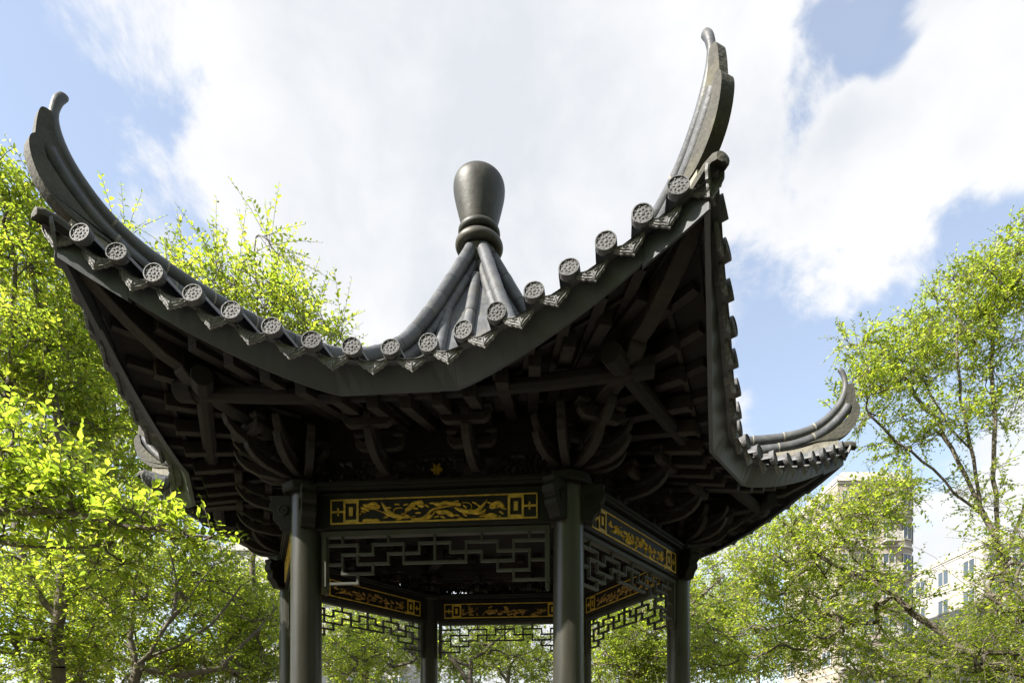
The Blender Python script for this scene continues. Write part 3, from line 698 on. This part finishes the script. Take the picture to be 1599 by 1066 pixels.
def make_tree(label, limbs, blobs, ntips, seed, leaf=.06, twigs=6, nl=11, tip_r=.0045, mtl='leaf', twig_len=(.25, .55), group='trees round the pavilion', gap=.15, rmax=.3, name='broadleaf_tree'):
    """limbs: polylines of points, the first is the trunk from the ground; blobs: (centre, radii, weight) of crown masses."""
    rg = np.random.default_rng(seed)
    pos = []; par = []
    for li, l in enumerate(limbs):
        l = smooth(l, 2); d = np.linalg.norm(np.diff(l, axis=0), axis=1).sum(); k = max(4, int(d/.22))
        cs = np.concatenate([[0], np.cumsum(np.linalg.norm(np.diff(l, axis=0), axis=1))]); ss = np.linspace(0, cs[-1], k)
        pts = np.stack([np.interp(ss, cs, l[:, c]) for c in range(3)], 1); pts[1:] += rg.normal(0, .018, (k-1, 3))
        if li == 0: prev = -1
        else:
            arr = np.array(pos); prev = int(np.argmin(np.linalg.norm(arr-pts[0], axis=1)))
        for p in pts:
            pos.append(p); par.append(prev); prev = len(pos)-1
    wts = np.array([b[2] for b in blobs], float); wts /= wts.sum()
    pick = rg.choice(len(blobs), ntips, p=wts); u = norm(rg.normal(size=(ntips, 3)))*rg.uniform(.15, 1, (ntips, 1))**.45
    tips = np.array([blobs[i][0] for i in pick])+u*np.array([blobs[i][1] for i in pick])
    tips = tips[tips[:, 2] > .5]
    P = np.zeros((len(pos)+len(tips)*7, 3)); P[:len(pos)] = pos; par = list(par); n = len(pos)
    dd = np.min(np.linalg.norm(tips[:, None]-P[None, :n], axis=2), axis=1); tips = tips[np.argsort(dd)]
    ends = []; start_n = n
    for t in tips:
        v = t-P[:n]; d = np.linalg.norm(v, axis=1); cost = d+.5*np.maximum(0, -v[:, 2])
        if start_n > 2: cost[:2] += 2
        i = int(np.argmin(cost)); a = P[i]; L_ = d[i]
        k = int(min(6, max(2, L_/.2)))
        pd = norm(a-P[par[i]]) if par[i] >= 0 else np.array([0, 0, 1.]); ctrl = a+pd*L_*.35+np.array([0, 0, .12*L_])
        prev = i
        for j in range(1, k+1):
            s = j/k; q = (1-s)**2*a+2*s*(1-s)*ctrl+s*s*t
            if j < k: q = q+rg.normal(0, .02, 3)*min(1, L_)
            P[n] = q; par.append(prev); prev = n; n += 1
        ends.append(prev)
    P = P[:n]; par = np.array(par); ends = np.array(ends)
    rad = np.zeros(n); acc = np.zeros(n); acc[ends] += tip_r**2.2
    for i in range(n-1, -1, -1):
        acc[i] = max(acc[i], (tip_r*.8)**2.2); rad[i] = acc[i]**(1/2.2)
        if par[i] >= 0: acc[par[i]] += acc[i]
    rad = np.minimum(rad, rmax)
    idx = np.where(par >= 0)[0]; idx = idx[np.linalg.norm(P[idx]-P[par[idx]], axis=1) > 1e-5]
    r_par = np.minimum(rad[par[idx]], rad[idx]*1.35)
    thick = rad[idx] > .02
    v1, f1 = tube_batch(P[par[idx]][thick], r_par[thick], P[idx][thick], rad[idx][thick], 9)
    v2, f2 = tube_batch(P[par[idx]][~thick], r_par[~thick], P[idx][~thick], rad[idx][~thick], 5)
    # twigs
    m = len(ends); tb = np.repeat(ends, twigs); back = rg.random(len(tb)); pb = par[tb]
    st = P[tb]*(1-back[:, None]*.9)+P[pb]*back[:, None]*.9
    bd = norm(P[tb]-P[pb]); dr_ = norm(bd*.9+rg.normal(0, .65, (len(tb), 3))+np.array([0, 0, .25])); ln = rg.uniform(*twig_len, len(tb))
    en = st+dr_*ln[:, None]+np.array([0, 0, -.12])*ln[:, None]**1.5; mid = st*.5+en*.5+np.array([0, 0, .06])*ln[:, None]
    T = len(tb)
    tw0 = np.concatenate([st, mid]); tw1 = np.concatenate([mid, en])
    v3, f3 = tube_batch(tw0, np.concatenate([np.full(T, .0034), np.full(T, .0026)])*leaf/.06, tw1, np.concatenate([np.full(T, .0026), np.full(T, .0012)])*leaf/.06, 3)
    # leaves in two rows along each twig
    s = (np.arange(nl)+.6)/nl; s = gap+(1-gap)*s
    q = ((1-s)**2)[None, :, None]*st[:, None]+(2*s*(1-s))[None, :, None]*(2*mid-.5*st-.5*en)[:, None]+(s*s)[None, :, None]*en[:, None]
    td = norm(en-st)[:, None, :]+np.zeros_like(q); up = norm(np.array([0, 0, 1.])+rg.normal(0, .45, (T, 3)))[:, None, :]
    sd_ = norm(np.cross(td, up)); sg = np.where(np.arange(nl) % 2 == 0, 1., -1.)[None, :, None]
    ld = norm(sd_*sg*.8+td*.62+rg.normal(0, .28, q.shape)); nm = norm(np.cross(ld, norm(np.cross(up+rg.normal(0, .35, q.shape), ld))))
    wd = norm(np.cross(ld, nm)); ll = leaf*rg.uniform(.45, 1.3, q.shape[:2])[..., None]*np.sqrt(np.sin(np.pi*np.clip(s*.8+.15, 0, 1)))[None, :, None]
    keep = rg.random(q.shape[:2]) > .10
    q, ld, nm, wd, ll = (x[keep] for x in (q, ld, nm, wd, ll))
    ld2 = norm(ld+np.array([0, 0, -.25]))
    wr = rg.uniform(.21, .29, (len(q), 1))
    pts = [q+ld*ll*.06, q+ld*ll*.36+wd*ll*wr+nm*ll*.07, q+ld*ll*.72+wd*ll*wr*.8+nm*ll*.05, q+ld*.5*ll+ld2*ll*.55, q+ld*ll*.72-wd*ll*wr*.8+nm*ll*.05, q+ld*ll*.36-wd*ll*wr+nm*ll*.07]
    V = np.stack(pts, 1).reshape(-1, 3); o = np.arange(len(q))[:, None]*6
    F = np.concatenate([o+np.array([[0, 1, 2, 3]]), o+np.array([[0, 3, 4, 5]])])
    base_ = np.array(limbs[0][0]); root = link(name, None, loc=tuple(base_))
    tag(root, label, 'tree', group)
    vb = np.concatenate([v1, v2]); fb = np.concatenate([f1, f2+len(v1)])
    link('trunk', np_mesh('trunk', vb-base_, fb, 'bark'), root)
    vt = v3-base_
    cr = link('crown', np_mesh('crown', V-base_, F, mtl, False), root)
    link('twigs', np_mesh('twigs', vt, f3, 'bark'), cr)
    return len(F)*2
tris = 0
def gpt(x, y): return (x, y, 0)
def bl(px, py, d, rx, ry, rz, w=1): return (at(px, py, d), (rx, ry, rz), w)
def A_(*p): return tuple(at(*p))
def below(px, d): return ((px-PX)/FOC*d, d, 0.)

# left: near bough whose leaves hang in front of the far eave
tris += make_tree('near tree at far left whose bright leafy bough overlaps the eave',
    [[below(-260, 5.3), A_(-230, 1000, 5.3), A_(-160, 880, 5.5)], [A_(-160, 880, 5.5), A_(-40, 800, 5.5), A_(120, 800, 5.3), A_(230, 826, 5.2), A_(330, 842, 5.2)], [A_(-160, 880, 5.5), A_(-60, 740, 5.5), A_(20, 700, 5.5), A_(70, 690, 5.5)], [A_(-60, 830, 5.5), A_(60, 860, 5.5), A_(180, 850, 5.5)]],
    [bl(10, 760, 5.4, .5, .45, .30, 1.2), bl(120, 790, 5.4, .34, .4, .20, 1.0), bl(225, 820, 5.3, .28, .35, .10, .5), bl(310, 838, 5.2, .14, .25, .06, .14), bl(50, 690, 5.6, .35, .4, .14, .5), bl(-60, 800, 5.4, .4, .5, .5, .8), bl(150, 870, 5.5, .5, .4, .14, .4)],
    180, 11, leaf=.08, twigs=4, nl=9, mtl='leaf_near', twig_len=(.18, .38))
# left: tall tree filling the left edge
tris += make_tree('tall bushy tree rising at the left edge behind the near bough',
    [[below(90, 7.5), A_(92, 1066, 7.5), A_(88, 930, 7.5), A_(110, 800, 7.6), A_(150, 690, 7.7)], [A_(88, 960, 7.5), A_(30, 880, 7.4), A_(10, 700, 7.4), A_(20, 520, 7.5), A_(20, 380, 7.5)], [A_(110, 800, 7.6), A_(90, 650, 7.7), A_(60, 480, 7.8), A_(40, 330, 7.8)], [A_(92, 950, 7.5), A_(150, 900, 7.6), A_(215, 800, 7.8)]],
    [bl(20, 330, 7.7, .45, .7, .45, .8), bl(70, 430, 7.9, .65, .9, .6, 1.5), bl(20, 560, 7.6, .8, .9, .7, 1.6), bl(110, 600, 8.2, .6, .9, .7, 1.5), bl(180, 700, 8.5, .6, .8, .6, 1.2), bl(90, 780, 7.9, .9, .9, .6, 1.0), bl(60, 930, 7.6, 1.1, .9, .7, 1.6), bl(40, 1040, 7.8, 1.2, .9, .4, 1)],
    760, 12, leaf=.075, twigs=5, nl=11, tip_r=.0036)
tris += make_tree('leaning tree at lower left with dark forked limbs below the eave',
    [[below(190, 9), A_(200, 1066, 9), A_(225, 1030, 9), A_(270, 960, 9), A_(335, 880, 9), A_(350, 845, 9)], [A_(225, 1030, 9), A_(300, 1000, 9.2), A_(370, 930, 9.4), A_(415, 880, 9.6)], [A_(270, 960, 9), A_(275, 900, 9.2), A_(268, 860, 9.2)], [A_(210, 1050, 9), A_(205, 980, 9), A_(210, 900, 9.1), A_(225, 830, 9.2)], [A_(225, 1045, 9), A_(330, 1060, 9.4), A_(385, 1000, 9.6), A_(430, 950, 9.8)]],
    [bl(250, 880, 9.6, 1.1, .9, .8, 1.4), bl(360, 930, 10, .8, .9, .6, 1.1), bl(150, 960, 9.4, 1.0, .9, .8, 1.2), bl(330, 1030, 10, 1.0, .9, .5, 1.3), bl(410, 1010, 10.4, .6, .9, .8, .9), bl(200, 1040, 9.6, 1.2, .9, .4, 1.2)],
    720, 13, leaf=.072, tip_r=.0036, twigs=4, nl=10)
# behind the roof on the left
tris += make_tree('slender tree behind the roof with feathery sprays against the cloud',
    [[below(400, 11), A_(400, 1000, 11), A_(395, 800, 11), A_(400, 600, 11), A_(405, 480, 11)], [A_(395, 760, 11), A_(330, 620, 11), A_(250, 480, 11), A_(205, 390, 11), A_(190, 330, 11)], [A_(400, 620, 11), A_(360, 480, 11), A_(345, 430, 11), A_(335, 385, 11)], [A_(405, 560, 11), A_(400, 450, 11), A_(398, 410, 11), A_(400, 375, 11)], [A_(400, 600, 11), A_(450, 520, 11), A_(495, 475, 11)], [A_(400, 620, 11), A_(470, 560, 11), A_(530, 500, 11)]],
    [bl(390, 475, 11, .70, .9, .5, 1.4), bl(300, 470, 11, .6, .9, .4, .7), bl(200, 420, 11, .28, .5, .65, .5), bl(450, 485, 11, .5, .7, .28, .7), bl(505, 530, 11, .5, .7, .2, .5), bl(415, 385, 11, .22, .4, .2, .2), bl(340, 580, 11, 1.2, .9, .7, .8)],
    190, 14, leaf=.09, twigs=4, nl=15, twig_len=(.6, 1.1))
tris += make_tree('dense tree filling the gap between left edge tree and eave',
    [[below(170, 12), A_(170, 900, 12), A_(180, 700, 12), A_(170, 560, 12)], [A_(180, 760, 12), A_(260, 640, 12), A_(290, 560, 12)], [A_(180, 800, 12), A_(90, 660, 12), A_(60, 560, 12)]],
    [bl(120, 520, 12, 1.3, 1, 1.0, 1.5), bl(210, 600, 12, 1.3, 1, 1.0, 1.5), bl(60, 660, 12, 1.3, 1, 1.2, 1.2), bl(230, 740, 12, 1.6, 1, .9, 1.2), bl(130, 850, 12, 1.8, 1, 1.2, 1)],
    420, 15, leaf=.10, twigs=5, nl=10)
# behind the pavilion
tris += make_tree('small tree seen between the columns under the gilded rear beam',
    [[below(735, 14), A_(730, 1066, 14), A_(738, 1020, 14), A_(735, 960, 14)], [A_(735, 1040, 14), A_(650, 1000, 14), A_(600, 960, 14)], [A_(735, 1030, 14), A_(800, 980, 14), A_(840, 940, 14)], [A_(735, 1066, 14), A_(690, 1010, 14), A_(640, 1000, 14)]],
    [bl(600, 1010, 14.5, 1.3, 1, .6, 1), bl(700, 1020, 14.5, 1.2, 1, .5, 1), bl(800, 1000, 14.5, 1.2, 1, .6, 1), bl(540, 1030, 14, .8, 1, .5, .6), bl(700, 960, 15, 1.4, 1, .6, .5), bl(600, 900, 15, 1.4, 1, .6, .4)],
    420, 16, leaf=.075, twigs=4, nl=9)
tris += make_tree('tree behind the pavilion between its two right columns',
    [[below(980, 11.5), A_(985, 1066, 11.5), A_(990, 1000, 11.5), A_(1010, 930, 11.5)], [A_(985, 1060, 11.5), A_(930, 1000, 11.5), A_(920, 950, 11.5)], [A_(990, 1010, 11.5), A_(1060, 960, 11.5), A_(1130, 900, 11.5)]],
    [bl(980, 980, 11.8, .9, .9, .8, 1.3), bl(960, 1050, 11.8, .9, .9, .5, 1), bl(1110, 940, 11.8, .7, .9, .7, 1.1), bl(1050, 1030, 11.8, .9, .9, .5, 1), bl(1150, 1010, 11.5, .8, .9, .7, 1)],
    560, 17, leaf=.07, twigs=5, nl=10)
# right
tris += make_tree('tall open tree at the right edge with many upright limbs',
    [[below(1590, 10), A_(1590, 1050, 10), A_(1580, 940, 10), A_(1560, 860, 10)], [A_(1560, 860, 10), A_(1530, 780, 10), A_(1515, 700, 10), A_(1500, 600, 10), A_(1495, 500, 10)], [A_(1560, 860, 10), A_(1555, 760, 10.1), A_(1550, 640, 10.2), A_(1545, 480, 10.2)], [A_(1530, 800, 10), A_(1460, 740, 9.8), A_(1400, 690, 9.7), A_(1360, 650, 9.6)], [A_(1515, 700, 10), A_(1455, 620, 10), A_(1420, 540, 10)], [A_(1570, 880, 10), A_(1610, 760, 10), A_(1620, 600, 10), A_(1610, 430, 10)], [A_(1530, 790, 10), A_(1490, 700, 10), A_(1455, 650, 10), A_(1390, 560, 10)]],
    [bl(1500, 500, 10.2, .75, .9, .65, 1.4), bl(1420, 560, 10, .6, .8, .5, 1.1), bl(1345, 620, 9.8, .42, .6, .5, .7), bl(1340, 535, 9.9, .25, .4, .15, .25), bl(1580, 440, 10.2, .6, .8, .6, 1.2), bl(1440, 670, 10, .8, .8, .35, .6), bl(1570, 600, 10.2, .7, .8, .7, .9), bl(1530, 770, 10, .7, .7, .5, .3)],
    520, 18, leaf=.066, twigs=5, nl=11, tip_r=.0034)
tris += make_tree('spreading tree at lower right with a long limb reaching under the eave tip',
    [[below(1680, 8), A_(1665, 1100, 8), A_(1600, 1050, 8), A_(1530, 1035, 8.1)], [A_(1560, 1042, 8), A_(1480, 1000, 8.2), A_(1400, 930, 8.4), A_(1330, 890, 8.5), A_(1250, 855, 8.6)], [A_(1420, 950, 8.3), A_(1370, 905, 8.4), A_(1300, 820, 8.6), A_(1270, 775, 8.7)], [A_(1370, 905, 8.4), A_(1350, 840, 8.6), A_(1330, 790, 8.7)], [A_(1600, 1050, 8), A_(1560, 950, 8), A_(1480, 890, 8), A_(1430, 850, 8.1)]],
    [bl(1290, 830, 8.8, .7, .8, .42, 1.2), bl(1210, 900, 8.9, .65, .8, .5, 1.1), bl(1350, 930, 8.8, .9, .8, .5, 1), bl(1240, 1000, 8.8, .9, .8, .5, 1.2), bl(1400, 1030, 8.8, .9, .8, .4, 1.1), bl(1370, 790, 8.9, .45, .7, .3, .7), bl(1540, 1010, 8.4, .6, .7, .45, .8), bl(1110, 1020, 9, .5, .8, .5, .7)],
    560, 19, leaf=.064, twigs=5, nl=10, tip_r=.0028, rmax=.075)
tris += make_tree('low leafy tree at the right edge under the open tree',
    [[below(1640, 7), A_(1640, 1000, 7), A_(1610, 950, 7), A_(1580, 900, 7)], [A_(1610, 950, 7), A_(1560, 960, 7), A_(1530, 900, 7)], [A_(1630, 1010, 7), A_(1560, 1030, 7), A_(1500, 1000, 7)]],
    [bl(1590, 930, 7.1, .5, .6, .4, 1), bl(1560, 1030, 7.1, .5, .6, .3, 1), bl(1590, 850, 7.2, .3, .5, .25, .5)],
    170, 20, leaf=.055, twigs=4, nl=9)

# farther trees that close the view along the bottom
far = [('far tree behind the leaning tree at lower left', 120, 17, [(60, 900), (150, 960), (200, 880), (90, 1040)]),
       ('far tree seen just left of the front left column', 380, 18, [(330, 940), (400, 1000), (430, 930), (300, 1030)]),
       ('far tree seen between left columns below the slanting rear beam', 570, 17, [(520, 1010), (580, 1050), (630, 1000), (560, 960)]),
       ('far tree seen between the rear columns', 790, 19, [(730, 1040), (800, 1020), (850, 1050), (780, 970)]),
       ('far tree seen right of the front right column', 1000, 18, [(950, 1000), (1020, 1040), (1060, 960), (990, 940)]),
       ('far tree under the eave tip left of the beige tower', 1180, 17, [(1120, 960), (1200, 900), (1230, 1000), (1150, 1050), (1190, 850)]),
       ('far tree standing before the beige tower', 1350, 18, [(1300, 900), (1370, 960), (1330, 1030), (1420, 1040), (1290, 810)]),
       ('far tree at lower right before the pale block', 1530, 17, [(1480, 1020), (1560, 980), (1590, 1050), (1500, 1060)])]
for q, (lab, px, d, bb) in enumerate(far):
    tris += make_tree(lab, [[below(px, d), A_(px, 1080, d), A_(px+8, 1000, d)], [A_(px, 1060, d), A_(px-50, 1000, d), A_(px-80, 930, d)], [A_(px+4, 1040, d), A_(px+60, 980, d), A_(px+80, 920, d)]],
        [bl(x, y, d+.3*k, 1.1, 1.2, .75, 1) for k, (x, y) in enumerate(bb)], (460, 460, 380, 380, 380, 260, 110, 140)[q], 40+q, leaf=.11, twigs=4, nl=9, twig_len=(.35, .8), group='farther trees behind the pavilion')

# unseen trees, added only to shade the pavilion from the low sky
def added_shade_tree(x, y, sc, seed):
    c = np.array([x, y, 0.]); up = lambda dx, dy, z: tuple(c+np.array([dx, dy, z])*sc)
    make_tree('unseen tree added behind the viewpoint to shade the pavilion', [[tuple(c), up(.1, 0, 1.2), up(0, .1, 2.6), up(.1, .1, 4.2)], [up(.05, 0, 1.6), up(1.1, .2, 2.8), up(1.6, .3, 4)], [up(.05, 0, 1.5), up(-1.0, -.3, 2.6), up(-1.5, -.4, 3.8)], [up(0, 0, 1.3), up(.2, -1.1, 2.5)], [up(0, 0, 1.4), up(-.2, 1.1, 2.7)]],
        [(np.array(up(0, 0, 3.6)), np.array((2.1, 2.1, 1.9))*sc, 2), (np.array(up(0, 0, 1.9)), np.array((2.0, 2.0, 1.1))*sc, 1.3), (np.array(up(0, 0, 5.6)), np.array((1.4, 1.4, 1.2))*sc, .8)], 300, seed, leaf=.34, twigs=5, nl=8, twig_len=(.7, 1.3), group='unseen trees added for shade')
for q, (x, y, sc) in enumerate([(5.5, -5.5, 1.9), (.6, -7.5, 1.9), (-4.6, -7.5, 1.85), (9.6, -1.4, 1.85), (-9.5, -6.0, 1.8), (12.5, 4.0, 1.7)]): added_shade_tree(x, y, sc, 80+q)

# ================================================================= buildings far behind
winm = MB().box(-.5, .5, -.06, .0, -.5, .5).mesh('window', 'glass')
frm = MB()
for x0, x1, z0, z1 in ((-.54, -.47, -.54, .54), (.47, .54, -.54, .54), (-.47, .47, .47, .54), (-.47, .47, -.54, -.47), (-.03, .03, -.47, .47)): frm.box(x0, x1, -.10, -.061, z0, z1)
frm = frm.mesh('window_frame', 'trim')
def building(label, px0, px1, py_top, d, floors, cols, wallm, rounded=False, name='apartment_block'):
    x0 = (px0-PX)/FOC*d; x1 = (px1-PX)/FOC*d; h = EYE+(PY-py_top)/FOC*d; w = x1-x0; cx = (x0+x1)/2; dep = 14.
    root = tag(link(name, None, loc=(cx, d, 0)), label, 'building', 'apartment blocks behind the trees')
    b = MB()
    pl = [(-w/2, dep), (-w/2, 0), (w/2-(2.6 if rounded else 0), 0)]
    if rounded: pl += [(w/2-2.6+2.6*math.sin(R(a)), 2.6-2.6*math.cos(R(a))) for a in range(10, 91, 10)]
    pl += [(w/2, dep)]
    b.prism(pl, 0, h, lambda a, c, t: (a, c, t))
    link('wall', b.mesh('wall', wallm), root)
    fh = h/floors
    rf = MB(); sc = 1.04
    rf.prism([(a*1.03, c*1.02-.3) for a, c in pl], h+.01, h+.5, lambda a, c, t: (a, c, t))
    rf.prism([(a*.8, c*.8+.8) for a, c in pl], h+.51, h+1.3, lambda a, c, t: (a, c, t))
    link('roof', rf.mesh('roof', 'trim'), root)
    for f in range(floors):
        bd = MB().prism([(a*1.012, c*1.01-.12) for a, c in pl], f*fh+fh-.22, f*fh+fh-.02, lambda a, c, t: (a, c, t))
        link('floor_band', bd.mesh('floor_band', 'trim'), root)
        for c in range(cols):
            wx = -w/2+(w-(2.4 if rounded else 0))*(c+.5)/cols; ww = (w-(2.4 if rounded else 0))/cols*.58
            o = link('window', winm, root, (wx, -.002, f*fh+fh*.46), scale=(ww, 1, fh*.52)); link('window_frame', frm, o)
            if c % 2 == 0:
                bal = MB().box(-ww*.7, ww*.7, -1.1, -.003, 0, .15).box(-ww*.7, ww*.7, -1.1, -1.04, .15, .95).mesh('balcony', 'trim')
                link('balcony', bal, root, (wx, 0, f*fh+.05))
        for c in range(3):
            o = link('window', winm, root, (-w/2-.002, dep*(c+.5)/3, f*fh+fh*.46), (0, 0, R(-90)), (2.0, 1, fh*.5)); link('window_frame', frm, o)
        if rounded:
            for a in (25, 60): 
                o = link('window', winm, root, (w/2-2.6+2.6*math.sin(R(a)), 2.6-2.6*math.cos(R(a)), f*fh+fh*.46), (0, 0, R(a)), (1.1, 1, fh*.52)); link('window_frame', frm, o)
building('beige apartment tower with a rounded corner behind right hand trees', 1308, 1442, 752, 62, 9, 3, 'wall', True)
building('pale apartment block at the right edge behind branches', 1536, 1680, 850, 70, 7, 4, 'wall2')
building('pale low block glimpsed between the columns under the lattice', 470, 640, 940, 60, 5, 5, 'wall2')
building('grey white block glimpsed left of the front left column', 340, 440, 860, 66, 6, 3, 'wall2')
print('leaf tris', tris)
